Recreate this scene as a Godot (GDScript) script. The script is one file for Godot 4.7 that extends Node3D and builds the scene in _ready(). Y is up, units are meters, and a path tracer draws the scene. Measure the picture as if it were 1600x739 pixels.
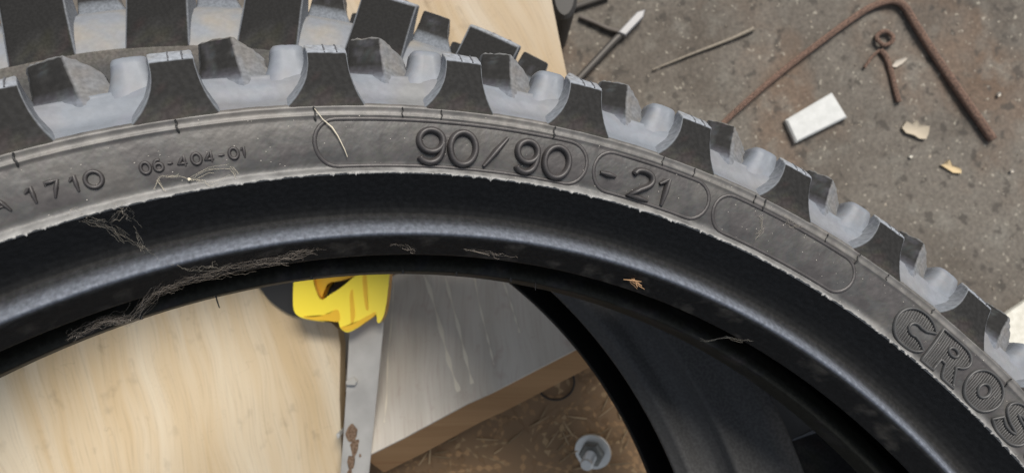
extends Node3D
# A worn off-road tyre leaning over a second one and a pile of boards on a workshop floor.

const F := 1110.0            # focal length in pixels of a 1600 x 739 frame
const HEIGHT := 0.66         # camera above the floor
var cam: Camera3D
var wobble := FastNoiseLite.new()
var blotch := FastNoiseLite.new()
var rng := RandomNumberGenerator.new()
var used := {}

# ------------------------------------------------------------------ mesh collector
class Mesh3:
	var v := PackedVector3Array()
	var c := PackedColorArray()
	var t := PackedVector2Array()
	var ix := PackedInt32Array()
	func p(at: Vector3, col := Color.WHITE, uv := Vector2.ZERO) -> int:
		v.append(at); c.append(col); t.append(uv)
		return v.size() - 1
	func tri(a: int, b: int, d: int) -> void:
		ix.append(a); ix.append(b); ix.append(d)
	func quad(a: int, b: int, d: int, e: int) -> void:
		tri(a, b, d); tri(a, d, e)
	# rows of equally many points, joined
	func rows(first: int, n_rows: int, n: int, closed := false) -> void:
		for j in n_rows - 1:
			for i in (n if closed else n - 1):
				var i2 := (i + 1) % n
				quad(first + j * n + i, first + j * n + i2, first + (j + 1) * n + i2, first + (j + 1) * n + i)
	func fan(first: int, n: int, middle: int) -> void:
		for i in n:
			tri(first + i, first + (i + 1) % n, middle)
	func flat_tri(a: Vector3, b: Vector3, d: Vector3, col := Color.WHITE) -> void:
		tri(p(a, col), p(b, col), p(d, col))
	func flat_quad(a: Vector3, b: Vector3, d: Vector3, e: Vector3, col := Color.WHITE) -> void:
		quad(p(a, col), p(b, col), p(d, col), p(e, col))
	func mesh() -> ArrayMesh:
		var n := PackedVector3Array(); n.resize(v.size())
		for k in range(0, ix.size(), 3):
			var a := v[ix[k]]; var w := (v[ix[k + 2]] - a).cross(v[ix[k + 1]] - a)
			n[ix[k]] += w; n[ix[k + 1]] += w; n[ix[k + 2]] += w
		for k in n.size():
			n[k] = n[k].normalized() if n[k].length_squared() > 0.0 else Vector3.UP
		var a := []; a.resize(Mesh.ARRAY_MAX)
		a[Mesh.ARRAY_VERTEX] = v; a[Mesh.ARRAY_NORMAL] = n; a[Mesh.ARRAY_COLOR] = c; a[Mesh.ARRAY_TEX_UV] = t; a[Mesh.ARRAY_INDEX] = ix
		var m := ArrayMesh.new(); m.add_surface_from_arrays(Mesh.PRIMITIVE_TRIANGLES, a)
		return m

func numbered(called: String) -> String:
	used[called] = used.get(called, -1) + 1
	return called if used[called] == 0 else "%s_%03d" % [called, used[called]]

func tag(o: Node3D, label := "", category := "", group := "", kind := "") -> Node3D:
	if label: o.set_meta("label", label)
	if category: o.set_meta("category", category)
	if group: o.set_meta("group", group)
	if kind: o.set_meta("kind", kind)
	return o

func part(called: String, m, mat: Material, parent: Node3D = self) -> MeshInstance3D:
	var o := MeshInstance3D.new()
	o.mesh = m.mesh() if m is Mesh3 else m
	o.material_override = mat
	o.name = numbered(called) if parent == self else called
	parent.add_child(o, true)
	return o

func thing(called: String, label: String, category: String, at := Transform3D(), group := "") -> Node3D:
	var o := Node3D.new(); o.name = numbered(called); add_child(o)
	o.transform = at
	return tag(o, label, category, group)

# ------------------------------------------------------------------ placing
func lens_point(p: Vector3) -> Vector3:             # x right, y down, z ahead of the camera -> world
	return cam.transform * Vector3(p.x, -p.y, -p.z)

func on(x: float, y: float, height := 0.0) -> Vector3:   # where the sight line through that pixel meets a level plane
	var d := cam.transform.basis * Vector3((x - 800.0) / F, -(y - 369.5) / F, -1.0)
	return cam.position + d * ((height - cam.position.y) / d.y)

func on_plane(x: float, y: float, t: Transform3D) -> Vector2:      # the same, in the plane y = 0 of a thing
	var d := cam.transform.basis * Vector3((x - 800.0) / F, -(y - 369.5) / F, -1.0)
	var n := t.basis.y
	var q := t.affine_inverse() * (cam.position + d * (n.dot(t.origin - cam.position) / n.dot(d)))
	return Vector2(q.x, q.z)

func flat_at(x: float, y: float, height: float) -> Vector2:
	var p := on(x, y, height)
	return Vector2(p.x, p.z)

# ------------------------------------------------------------------ materials
func noise_tex(freq: float, oct: int, dark: Color, light: Color, s := 0, size := 512, lo := 0.25, hi := 0.75, kind := FastNoiseLite.TYPE_SIMPLEX_SMOOTH) -> NoiseTexture2D:
	var n := FastNoiseLite.new()
	n.noise_type = kind; n.frequency = freq; n.fractal_octaves = oct; n.seed = s
	var t := NoiseTexture2D.new()
	t.width = size; t.height = size; t.seamless = true; t.noise = n
	var g := Gradient.new()
	g.offsets = PackedFloat32Array([lo, hi]); g.colors = PackedColorArray([dark, light])
	t.color_ramp = g
	return t

func grey(v: float) -> Color:
	return Color(v, v, v)

func rubber(rough: float, spec: float, tile: float, depth: float, lo := 0.72, oct := 5, s := 1) -> StandardMaterial3D:
	var m := StandardMaterial3D.new()
	m.vertex_color_use_as_albedo = true
	m.albedo_texture = noise_tex(0.03, oct, grey(lo), grey(1.0), s)
	m.roughness = rough; m.metallic_specular = spec
	m.heightmap_enabled = true
	m.heightmap_texture = noise_tex(0.09, 4, grey(0.0), grey(1.0), s + 7)
	m.heightmap_scale = depth
	m.uv1_triplanar = true
	m.uv1_scale = Vector3.ONE * tile
	return m

func plain(col: Color, rough := 0.8, metal := 0.0, spec := 0.5) -> StandardMaterial3D:
	var m := StandardMaterial3D.new()
	m.albedo_color = col.linear_to_srgb(); m.roughness = rough; m.metallic = metal; m.metallic_specular = spec
	return m

func grainy(dark: Color, light: Color, scale: Vector3, rough := 0.8, s := 3, depth := 0.0, oct := 5, freq := 0.012, world := true) -> StandardMaterial3D:
	var m := StandardMaterial3D.new()
	m.albedo_texture = noise_tex(freq, oct, dark.linear_to_srgb(), light.linear_to_srgb(), s, 1024, 0.2, 0.8)
	m.roughness = rough
	m.uv1_triplanar = true; m.uv1_world_triplanar = world; m.uv1_scale = scale
	if depth > 0.0:
		m.heightmap_enabled = true; m.heightmap_scale = depth
		m.heightmap_texture = noise_tex(freq * 4.0, 5, grey(0), grey(1), s + 5, 1024)
	return m

# ------------------------------------------------------------------ general shapes
func tube(m: Mesh3, pts: PackedVector3Array, radius, sides := 6, col := Color.WHITE, closed := false) -> void:
	var n := pts.size()
	var up := Vector3(0.31, 0.87, 0.22)
	var first := m.v.size()
	for k in n:
		var a := pts[(k - 1 + n) % n] if closed or k > 0 else pts[0]
		var b := pts[(k + 1) % n] if closed or k < n - 1 else pts[n - 1]
		var t := (b - a).normalized()
		var s := t.cross(up)
		if s.length() < 0.05: s = t.cross(Vector3(1, 0, 0))
		s = s.normalized()
		var w := s.cross(t)
		up = w
		var r: float = radius if radius is float else radius[k]
		for i in sides:
			var f := TAU * i / sides
			m.p(pts[k] + (s * cos(f) + w * sin(f)) * r, col)
	m.rows(first, n, sides, true)
	if closed:
		for i in sides:
			var i2 := (i + 1) % sides
			m.quad(first + (n - 1) * sides + i, first + (n - 1) * sides + i2, first + i2, first + i)
	else:
		m.fan(first, sides, m.p(pts[0], col))
		m.fan(first + (n - 1) * sides, sides, m.p(pts[n - 1], col))

# an upright slab: outline in x/z, from y = low to y = high, with a chamfer round the top
func slab(m: Mesh3, outline: PackedVector2Array, low: float, high: float, chamfer := 0.001, uneven := 0.0, col := Color.WHITE, side_col := Color(-1, 0, 0)) -> void:
	var o := outline
	if Geometry2D.is_polygon_clockwise(o): o.reverse()
	var sc := col if side_col.r < 0 else side_col
	var ins := Geometry2D.offset_polygon(o, -chamfer)
	var top: PackedVector2Array = ins[0] if ins.size() else o
	if top.size() != o.size():
		top = o
	# keep the inset aligned with the outline
	var shift := 0; var best := 1e9
	for k in top.size():
		var d := top[k].distance_to(o[0])
		if d < best: best = d; shift = k
	var dirn := 1
	if Geometry2D.is_polygon_clockwise(top) != Geometry2D.is_polygon_clockwise(o): dirn = -1
	var n := o.size()
	for k in n:
		var k2 := (k + 1) % n
		var a := o[k]; var b := o[k2]
		var ta := top[posmod(shift + dirn * k, n)]; var tb := top[posmod(shift + dirn * (k + 1), n)]
		m.flat_quad(Vector3(a.x, low, a.y), Vector3(b.x, low, b.y), Vector3(b.x, high - chamfer, b.y), Vector3(a.x, high - chamfer, a.y), sc)
		m.flat_quad(Vector3(a.x, high - chamfer, a.y), Vector3(b.x, high - chamfer, b.y), Vector3(tb.x, high, tb.y), Vector3(ta.x, high, ta.y), col)
	var idx := Geometry2D.triangulate_polygon(top)
	for k in range(0, idx.size(), 3):
		var a := top[idx[k]]; var b := top[idx[k + 1]]; var d := top[idx[k + 2]]
		m.flat_tri(Vector3(a.x, high, a.y), Vector3(b.x, high, b.y), Vector3(d.x, high, d.y), col)
		m.flat_tri(Vector3(a.x, low, a.y), Vector3(d.x, low, d.y), Vector3(b.x, low, b.y), sc)

func smooth_line(pts: Array, per := 6, closed := false) -> PackedVector2Array:
	var out := PackedVector2Array()
	var n := pts.size()
	for k in (n if closed else n - 1):
		var a: Vector2 = pts[(k - 1 + n) % n] if closed or k > 0 else pts[k]
		var b: Vector2 = pts[k]; var c: Vector2 = pts[(k + 1) % n]
		var d: Vector2 = pts[(k + 2) % n] if closed or k < n - 2 else c
		for i in per:
			out.append(b.cubic_interpolate(c, a, d, float(i) / per))
	if not closed: out.append(pts[n - 1])
	return out

# ------------------------------------------------------------------ tyre shapes
func polar(deg: float, r: float, h: float) -> Vector3:
	var a := deg_to_rad(deg)
	return Vector3(r * cos(a), h, -r * sin(a))

# a surface of revolution from a profile of (radius, height), finer between two angles
func revolve(m: Mesh3, prof: PackedVector2Array, col: Callable, fine_from: float, fine_to: float, step: float, coarse := 2.0, jitter := 0.0) -> void:
	var angs := PackedFloat32Array()
	var a := fine_from
	while a < fine_to: angs.append(a); a += step
	a = fine_to
	while a < fine_from + 359.9: angs.append(a); a += coarse
	var first := m.v.size(); var n := angs.size()
	for j in prof.size():
		for i in n:
			var q := polar(angs[i], prof[j].x, prof[j].y)
			if jitter > 0.0:
				var w := wobble.get_noise_3dv(q * 4000.0) * jitter + blotch.get_noise_3dv(q * 300.0) * jitter * 2.0
				q += Vector3(0, w, 0)
			m.p(q, col.call(angs[i], j, q), Vector2(angs[i] * 0.0873, float(j) / prof.size()))
	m.rows(first, prof.size(), n, true)

# a tread knob: cross-section corners (r, h) outer/inner, bottom/top; outline in (along -1..1, across 0..1)
func knob(m: Mesh3, k: Dictionary) -> void:
	var o: Array = k.outline
	var n := o.size()
	var rho: float = k.get("round", 0.1)
	var pts := PackedVector2Array(); var edge := PackedFloat32Array()
	for i in n:
		var a: Vector2 = o[(i - 1 + n) % n]; var b: Vector2 = o[i]; var c: Vector2 = o[(i + 1) % n]
		var e0 := float((i - 1 + n) % n); var e1 := float(i)
		var p0 := b.lerp(a, minf(rho, 0.45)); var p1 := b.lerp(c, minf(rho, 0.45))
		for s in 4:
			var f := s / 3.0
			pts.append(p0.lerp(b, f).lerp(b.lerp(p1, f), f)); edge.append(e0 if f < 0.5 else e1)
		var nx: Vector2 = c.lerp(b, minf(rho, 0.45))
		for s in range(1, 6):
			pts.append(p1.lerp(nx, s / 6.0)); edge.append(e1)
	var mid := Vector2.ZERO
	for q in pts: mid += q
	mid /= pts.size()
	var ks := [0.0, 0.08, 0.18, 0.3, 0.42, 0.55, 0.68, 0.8, 0.9, 0.96]
	var bv: float = k.get("bevel", 0.06)
	var rings := []
	for x in ks: rings.append(Vector2(x * (1.0 - bv), 0))
	rings.append(Vector2(1.0 - bv, 0)); rings.append(Vector2(1.0 - bv * 0.35, bv * 0.3)); rings.append(Vector2(1.0, bv))
	rings.append(Vector2(1.004, 0.35)); rings.append(Vector2(1.008, 0.7))
	var first := m.v.size()
	for rg in rings:
		for i in pts.size():
			var q: Vector2 = mid.lerp(pts[i], 1.0 - rg.y)
			var at: Vector3 = knob_point(k, q, rg.x)
			m.p(at, (k.paint as Callable).call(int(edge[i]), rg.x, q, at))
	m.rows(first, rings.size(), pts.size(), true)
	var top := knob_point(k, mid, 1.01)
	m.fan(first + (rings.size() - 1) * pts.size(), pts.size(), m.p(top, (k.paint as Callable).call(-1, 1.0, mid, top)))

func knob_point(k: Dictionary, q: Vector2, u: float) -> Vector3:
	var w := pow(maxf(1.0 - u, 0.0), float(k.get("flare", 2.0)))
	var left: float = lerpf(k.l1, k.l0, w); var right: float = lerpf(k.r1, k.r0, w)
	var a := lerpf(right, left, (q.x + 1.0) / 2.0) + float(k.get("skew", 0.0)) * q.y
	var lo: Vector2 = (k.ob as Vector2).lerp(k.ib, q.y); var hi: Vector2 = (k.ot as Vector2).lerp(k.it, q.y)
	var rh := lo.lerp(hi, u)
	if k.has("foot"): rh += (k.foot as Vector2) * pow(maxf(1.0 - u, 0.0), 2.2) * (1.0 - q.y)
	rh.x -= float(k.get("tilt", 0.0)) * u * clampf(-q.x - 0.1, 0.0, 1.0)
	var at := polar(a, rh.x, rh.y)
	var s: float = k.get("seed", 0.0)
	var amp: float = k.get("rough", 0.00016)
	var d := Vector3(wobble.get_noise_3d(at.x * 2600 + s, at.y * 2600, at.z * 2600), wobble.get_noise_3d(at.x * 2600, at.y * 2600 + s + 50, at.z * 2600), wobble.get_noise_3d(at.x * 2600, at.y * 2600, at.z * 2600 + s + 90))
	return at + d * amp * (0.8 + 0.6 * u * u)

func mix3(a: Color, b: Color, f: float) -> Color:
	return a.lerp(b, clampf(f, 0.0, 1.0))

# ------------------------------------------------------------------ raised lettering
func sw_height(r: float, prof: PackedVector2Array) -> float:
	for k in prof.size() - 1:
		var a := prof[k]; var b := prof[k + 1]
		if (r - a.x) * (r - b.x) <= 0.0 and absf(a.x - b.x) > 1e-6:
			return lerpf(a.y, b.y, (r - a.x) / (b.x - a.x))
	return prof[0].y

# a half-round ridge that follows (angle, radius) points on the sidewall
func ridge(m: Mesh3, line: PackedVector2Array, half: float, rise: float, prof: PackedVector2Array, col: Color, closed := false) -> void:
	var n := line.size()
	var first := m.v.size()
	for k in n:
		var a := line[(k - 1 + n) % n] if closed or k > 0 else line[0]
		var b := line[(k + 1) % n] if closed or k < n - 1 else line[n - 1]
		var c := line[k]
		var pa := polar(a.x, a.y, sw_height(a.y, prof)); var pb := polar(b.x, b.y, sw_height(b.y, prof))
		var pc := polar(c.x, c.y, sw_height(c.y, prof))
		var out := polar(c.x, 1.0, 0.0)
		var slope := (sw_height(c.y + 0.001, prof) - sw_height(c.y - 0.001, prof)) / 0.002
		var nor := (Vector3.UP - out * slope).normalized()
		var side := nor.cross((pb - pa).normalized()).normalized()
		var shrink := 1.0
		if not closed and (k == 0 or k == n - 1): shrink = 0.55
		for i in 7:
			var f := PI * (i / 6.0)
			m.p(pc + side * cos(f) * half * shrink + nor * (sin(f) * rise * (1.0 if shrink == 1.0 else 0.6) - 0.00015), col)
	m.rows(first, n, 7, false)
	if closed:
		for i in 6:
			m.quad(first + (n - 1) * 7 + i, first + (n - 1) * 7 + i + 1, first + i + 1, first + i)
	else:
		for e in [0, n - 1]:
			var mid := m.p((m.v[first + e * 7] + m.v[first + e * 7 + 6]) / 2.0 , col)
			for i in 6: m.tri(first + e * 7 + i, first + e * 7 + i + 1, mid)

func arc(cx: float, cy: float, rx: float, ry: float, a0: float, a1: float, n := 20) -> PackedVector2Array:
	var out := PackedVector2Array()
	for i in n + 1:
		var a := deg_to_rad(lerpf(a0, a1, float(i) / n))
		out.append(Vector2(cx + rx * cos(a), cy + ry * sin(a)))
	return out

func strokes(ch: String) -> Array:
	match ch:
		"0": return [arc(.5, .5, .48, .5, 0, 360, 36)]
		"9":
			var a := arc(.5, .66, .46, .34, 0, 360, 30)
			return [a, smooth_line([Vector2(.96, .66), Vector2(.95, .42), Vector2(.82, .14), Vector2(.52, .0), Vector2(.2, .05), Vector2(.06, .17)], 5)]
		"6":
			return [arc(.5, .34, .46, .34, 0, 360, 30), smooth_line([Vector2(.04, .34), Vector2(.06, .6), Vector2(.22, .88), Vector2(.5, 1.0), Vector2(.8, .95)], 5)]
		"2": return [smooth_line([Vector2(.08, .76), Vector2(.2, .94), Vector2(.5, 1.0), Vector2(.8, .93), Vector2(.92, .72), Vector2(.8, .5), Vector2(.4, .24)], 5) + PackedVector2Array([Vector2(.06, .0), Vector2(.5, .0), Vector2(.96, .0)])]
		"1": return [PackedVector2Array([Vector2(.15, .72), Vector2(.4, .88), Vector2(.6, 1.0), Vector2(.6, .5), Vector2(.6, 0)])]
		"7": return [PackedVector2Array([Vector2(.05, .85), Vector2(.05, 1), Vector2(.5, 1), Vector2(.95, 1), Vector2(.65, .5), Vector2(.4, 0)])]
		"4": return [PackedVector2Array([Vector2(.72, 0), Vector2(.72, .5), Vector2(.72, 1), Vector2(.4, .65), Vector2(.05, .28), Vector2(.5, .28), Vector2(1, .28)])]
		"/": return [PackedVector2Array([Vector2(0, 0), Vector2(.5, .5), Vector2(1, 1)])]
		"-": return [PackedVector2Array([Vector2(0, .5), Vector2(.5, .5), Vector2(1, .5)])]
		"A": return [PackedVector2Array([Vector2(0, 0), Vector2(.25, .5), Vector2(.5, 1), Vector2(.75, .5), Vector2(1, 0)]), PackedVector2Array([Vector2(.22, .36), Vector2(.78, .36)])]
	return []

# a character between two angles (left, right) and two radii
func letter(m: Mesh3, ch: String, left: float, right: float, low: float, high: float, half: float, rise: float, prof: PackedVector2Array, col: Color) -> void:
	for s in strokes(ch):
		var l := PackedVector2Array()
		for q in s: l.append(Vector2(lerpf(left, right, q.x), lerpf(low, high, q.y)))
		var cl: bool = l.size() > 20 and l[0].distance_to(l[l.size() - 1]) < 1e-4
		if cl: l.remove_at(l.size() - 1)
		ridge(m, l, half, rise, prof, col, cl)

func outline_letter(m: Mesh3, ch: String, left: float, right: float, low: float, high: float, prof: PackedVector2Array, col: Color) -> void:
	var solid := []; var holes := []
	match ch:
		"C":
			solid = [arc(.5, .5, .5, .5, 32, 328, 40) + PackedVector2Array([Vector2(.72, .34)]) + arc(.5, .5, .16, .15, 300, 60, 16) + PackedVector2Array([Vector2(.72, .64)])]
		"R":
			solid = [PackedVector2Array([Vector2(0, 0), Vector2(0, 1)]) + PackedVector2Array([Vector2(.55, 1)]) + arc(.62, .72, .36, .28, 80, -60, 12) + PackedVector2Array([Vector2(.76, .44), Vector2(1.02, .0), Vector2(.66, 0), Vector2(.5, .34), Vector2(.36, .34), Vector2(.36, 0)])]
			holes = [arc(.5, .69, .13, .1, 0, 360, 16)]
		"O":
			solid = [arc(.5, .5, .5, .5, 0, 354, 40)]; holes = [arc(.5, .5, .15, .18, 0, 360, 18)]
		"S":
			var mid := smooth_line([Vector2(.93, .74), Vector2(.66, .86), Vector2(.34, .84), Vector2(.2, .68), Vector2(.38, .54), Vector2(.64, .46), Vector2(.8, .31), Vector2(.62, .15), Vector2(.32, .14), Vector2(.07, .27)], 5)
			solid = Geometry2D.offset_polyline(mid, .135, Geometry2D.JOIN_ROUND, Geometry2D.END_BUTT)
	var at := func(q: Vector2): return Vector2(lerpf(left, right, q.x), lerpf(low, high, q.y))
	for poly in solid + holes:
		var l := PackedVector2Array()
		for k in poly.size():                 # even steps
			var a: Vector2 = poly[k]; var b: Vector2 = poly[(k + 1) % poly.size()]
			var cuts := maxi(1, int(a.distance_to(b) / 0.12))
			if a.distance_to(b) > 0.01:
				for i in cuts: l.append(at.call(a.lerp(b, float(i) / cuts)))
		ridge(m, l, 0.0007, 0.0012, prof, col, true)
	for i in range(1, 17):
		var x := i / 17.0
		for poly in solid:
			for seg in Geometry2D.intersect_polyline_with_polygon(PackedVector2Array([Vector2(x, -.1), Vector2(x, 1.1)]), poly):
				var bits := [seg]
				for h in holes:
					var nb := []
					for b in bits: nb += Geometry2D.clip_polyline_with_polygon(b, h)
					bits = nb
				for b in bits:
					if b.size() < 2: continue
					var l := PackedVector2Array()
					for s in 5: l.append(at.call((b[0] as Vector2).lerp(b[b.size() - 1], lerpf(.03, .97, s / 4.0))))
					ridge(m, l, 0.00033, 0.0006, prof, col)

func capsule(m: Mesh3, left: float, right: float, low: float, high: float, half: float, prof: PackedVector2Array, col: Color) -> void:
	var mean := (low + high) / 2.0
	var deg := (high - low) / 2.0 / mean * 180.0 / PI      # the rounding in degrees
	var l := PackedVector2Array()
	for i in 25: l.append(Vector2(left - deg + deg * cos(deg_to_rad(90 + 0.0)) , high)) if i < 0 else null
	var n := 40
	for i in n + 1: l.append(Vector2(lerpf(left - deg, right + deg, float(i) / n), high))
	for i in range(1, 12): l.append(Vector2(right + deg - deg * sin(PI * i / 12.0), mean + (high - mean) * cos(PI * i / 12.0)))
	for i in n + 1: l.append(Vector2(lerpf(right + deg, left - deg, float(i) / n), low))
	for i in range(1, 12): l.append(Vector2(left - deg + deg * sin(PI * i / 12.0), mean - (high - mean) * cos(PI * i / 12.0)))
	ridge(m, l, half, half * 0.8, prof, col, true)

# ------------------------------------------------------------------ the scene
func _ready() -> void:
	rng.seed = 11
	wobble.seed = 5; wobble.frequency = 0.5; wobble.fractal_octaves = 3
	blotch.seed = 9; blotch.frequency = 0.5; blotch.fractal_octaves = 4
	# camera, looking almost straight down
	cam = Camera3D.new(); cam.name = "camera"; add_child(cam)
	var yb := Vector3(0.0098, 0.0396, 1.0).normalized()
	var xb := (Vector3.RIGHT - yb * yb.x).normalized()
	cam.transform = Transform3D(Basis(xb, yb, xb.cross(yb)).transposed(), Vector3(0, HEIGHT, 0))
	cam.near = 0.02; cam.far = 60.0
	var att := CameraAttributesPhysical.new()
	att.frustum_focal_length = 12.0 / (369.5 / F)
	att.frustum_focus_distance = 0.25
	att.exposure_aperture = 26.0
	att.frustum_near = 0.02; att.frustum_far = 60.0
	cam.attributes = att
	cam.fov = rad_to_deg(2.0 * atan(369.5 / F))
	cam.current = true
	# light: an overcast sky, brighter from the top of the picture
	var env := Environment.new()
	env.tonemap_mode = Environment.TONE_MAPPER_LINEAR
	env.tonemap_exposure = 2.15
	env.background_mode = Environment.BG_SKY
	var sm := ProceduralSkyMaterial.new()
	sm.sky_top_color = Color(0.55, 0.575, 0.615); sm.sky_horizon_color = Color(0.62, 0.645, 0.68)
	sm.ground_bottom_color = Color(0.2, 0.19, 0.18); sm.ground_horizon_color = Color(0.3, 0.3, 0.3)
	sm.sky_energy_multiplier = 1.0
	env.sky = Sky.new(); env.sky.sky_material = sm
	env.background_energy_multiplier = 0.85
	env.sdfgi_enabled = true; env.ssao_enabled = true; env.ssil_enabled = true
	var we := WorldEnvironment.new(); we.name = "world_environment"; we.environment = env; add_child(we)
	var sun := DirectionalLight3D.new(); sun.name = "sun"; add_child(sun)
	sun.light_energy = 0.95; sun.light_angular_distance = 30.0; sun.light_color = Color(1.0, 0.97, 0.93)
	sun.shadow_enabled = true
	sun.sky_mode = DirectionalLight3D.SKY_MODE_LIGHT_ONLY
	sun.look_at_from_position(Vector3(0.3, 1.0, -0.72), Vector3.ZERO, Vector3.UP)

	build_floor()
	build_boards()
	build_saw()
	build_tyres()
	build_floor_things()
	build_webs()

# ------------------------------------------------------------------ tyres
var ftr: Transform3D
var PA: PackedVector2Array

func tyre_frame(c: Vector3, n: Vector3) -> Transform3D:
	var u := n.cross(Vector3(0, 1, 0)).normalized()
	var v := n.cross(u)
	var o := lens_point(c)
	var b := cam.transform.basis
	var f := func(q: Vector3): return b * Vector3(q.x, -q.y, -q.z)
	return Transform3D(Basis(f.call(u), f.call(n), f.call(-v)).orthonormalized(), o)

func pv(flat: Array) -> PackedVector2Array:
	var o := PackedVector2Array()
	for k in range(0, flat.size(), 2): o.append(Vector2(flat[k], flat[k + 1]) * 0.001)
	return o

func dense(p: PackedVector2Array, step: float) -> PackedVector2Array:
	var o := PackedVector2Array()
	for k in p.size() - 1:
		var n := maxi(1, int(ceil(p[k].distance_to(p[k + 1]) / step)))
		for i in n: o.append(p[k].lerp(p[k + 1], float(i) / n))
	o.append(p[p.size() - 1])
	return o

func spin(deg: float) -> Transform3D:
	return Transform3D(Basis(Vector3.UP, deg_to_rad(deg)), Vector3.ZERO)

var dust := Color(0.145, 0.159, 0.183)
var dark_rubber := Color(0.019, 0.0185, 0.0185)
var brown_dust := Color(0.15, 0.135, 0.115)
var wall_grey := Color(0.040, 0.0392, 0.0388)

func build_tyres() -> void:
	var m_wall := rubber(0.5, 0.5, 9.0, 0.004, 0.8, 5, 21)
	var m_dust := rubber(0.55, 0.45, 16.0, 0.0006, 0.95, 3, 31)
	var m_knob := rubber(0.75, 0.25, 30.0, 0.001, 0.84, 4, 41)
	var m_bead := rubber(0.6, 0.25, 24.0, 0.004, 0.8, 4, 51)
	# ---------------- front tyre
	ftr = tyre_frame(Vector3(-0.00606, 0.25153, 0.15965), Vector3(0.31217, -0.32857, -0.8914))
	var t := thing("tyre", "worn black off-road tyre on top with raised size digits on its sidewall", "tyre", ftr)
	var A := pv([304.2,22.6, 303.4,23.3, 302.8,23.45, 302.3,23.2, 301.9,22.75, 300.6,22.5, 300.2,22.75, 299.9,22.45, 299.4,22.05, 297,21.4, 294.5,20.6, 292,19.7, 289.5,18.7, 287.4,17.7, 286,17.0, 285,16.65, 284.2,16.7, 283.3,17.1, 282.6,17.3])
	PA = A
	var wall := Mesh3.new()
	revolve(wall, dense(A, 0.0007), func(_a, _j, q: Vector3) -> Color:
		var r := Vector2(q.x, q.z).length()
		var c := wall_grey
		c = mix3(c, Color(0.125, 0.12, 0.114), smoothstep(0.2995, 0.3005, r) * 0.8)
		c = mix3(c, Color(0.24, 0.24, 0.236), pow(smoothstep(0.2868, 0.2832, r), 1.6) * (0.75 + 0.5 * blotch.get_noise_3dv(q * 200.0)))  # pale band by the lip: light on its slope put into the colour
		c = mix3(c, brown_dust, clampf(blotch.get_noise_3dv(q * 60.0) * 0.5, 0.0, 0.18))
		c = mix3(c, dark_rubber * 2.0, clampf(blotch.get_noise_3dv(q * 45.0 + Vector3(9, 2, 1)) * 1.0, 0.0, 0.4))
		c = mix3(c, Color(0.13, 0.128, 0.125), clampf(blotch.get_noise_3dv(q * 120.0 + Vector3(1, 7, 3)) * 0.6 - 0.1, 0.0, 0.25))
		return c, 36.0, 120.0, 0.12, 1.0, 0.00005)
	part("sidewall", wall, m_wall, t)
	# torn moulding flash along the rim line
	var fl := Mesh3.new()
	var first := 0; var cnt := 0
	var a := 34.0
	while a < 122.0:
		var tear := maxf(0.0, wobble.get_noise_1d(a * 1.4) + 0.1) * 0.0007 + maxf(0.0, blotch.get_noise_1d(a * 3.2) - 0.16) * 0.0024 * (0.5 + absf(wobble.get_noise_1d(a * 8.0 + 77.0)))
		var lift := wobble.get_noise_1d(a * 5.0 + 300.0) * 0.0004
		for q in [Vector2(0.2832, 0.0171), Vector2(0.2824, 0.0176 + lift), Vector2(0.2823 - tear, 0.01745 + lift * 2.0), Vector2(0.28225 - tear, 0.0171 + lift * 2.0), Vector2(0.2822, 0.0166)]:
			fl.p(polar(a, q.x, q.y), Color(0.21, 0.21, 0.206))
		cnt += 1; a += 0.06
	fl.rows(first, cnt, 5)
	part("moulding_flash", fl, m_wall, t)
	# bead: flange groove, heel, base
	var B := pv([283.0,16.9, 282.4,15.5, 282.0,11.5, 281.4,6.5, 280.5,2.3, 279.4,-0.8, 278.0,-3.0, 276.4,-4.1, 274.7,-4.1, 273,-3.3, 271.4,-1.9, 270,-0.6, 268.9,0.3, 268.1,0.65, 267.5,0.5, 267.15,-0.1, 266.9,-0.6, 266.5,-1.5, 266.0,-4, 265.2,-9, 264.4,-13, 264.3,-14, 264.9,-14.6, 266.5,-14.4])
	var bead := Mesh3.new()
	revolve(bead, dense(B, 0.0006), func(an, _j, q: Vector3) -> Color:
		var r := Vector2(q.x, q.z).length()
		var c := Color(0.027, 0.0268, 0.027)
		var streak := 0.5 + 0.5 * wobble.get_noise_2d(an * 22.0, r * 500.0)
		c = mix3(c, Color(0.15, 0.168, 0.205), pow(smoothstep(0.2775, 0.2695, r), 2.0) * smoothstep(0.2668, 0.2674, r) * (0.6 + 0.4 * streak))  # bluish highlight on the ramp up to the heel, put into the colour
		if q.y < -0.0015 and r < 0.267: c = mix3(Color(0.018, 0.018, 0.018), brown_dust, clampf(blotch.get_noise_3dv(q * 130.0) * 0.8 - 0.1, 0.0, 0.35))
		return c, 30.0, 125.0, 0.1, 2.0, 0.00003)
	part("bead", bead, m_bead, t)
	# inside and far side
	var C := pv([266.5,-14.4, 274,-10, 284,4, 296,13.5, 308,14, 315,8, 318,-2, 319,-18.5, 318,-36, 312,-48, 298,-52, 284,-44, 274,-33, 266,-29, 263.4,-29.4, 262.9,-30.5, 263.4,-33, 265.8,-44, 268,-47, 274,-48, 283,-54, 292,-57.5, 302.7,-60, 309,-58.2, 315,-54, 319,-49, 321.5,-42, 323,-33])
	var inner := Mesh3.new()
	revolve(inner, dense(C, 0.003), func(_a, _j, q: Vector3) -> Color:
		return mix3(Color(0.02, 0.02, 0.0195), brown_dust, clampf(blotch.get_noise_3dv(q * 90.0) * 0.5 - 0.05, 0.0, 0.2)), 30.0, 130.0, 0.5, 2.0)
	part("inner_lining", inner, m_bead, t)
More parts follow.
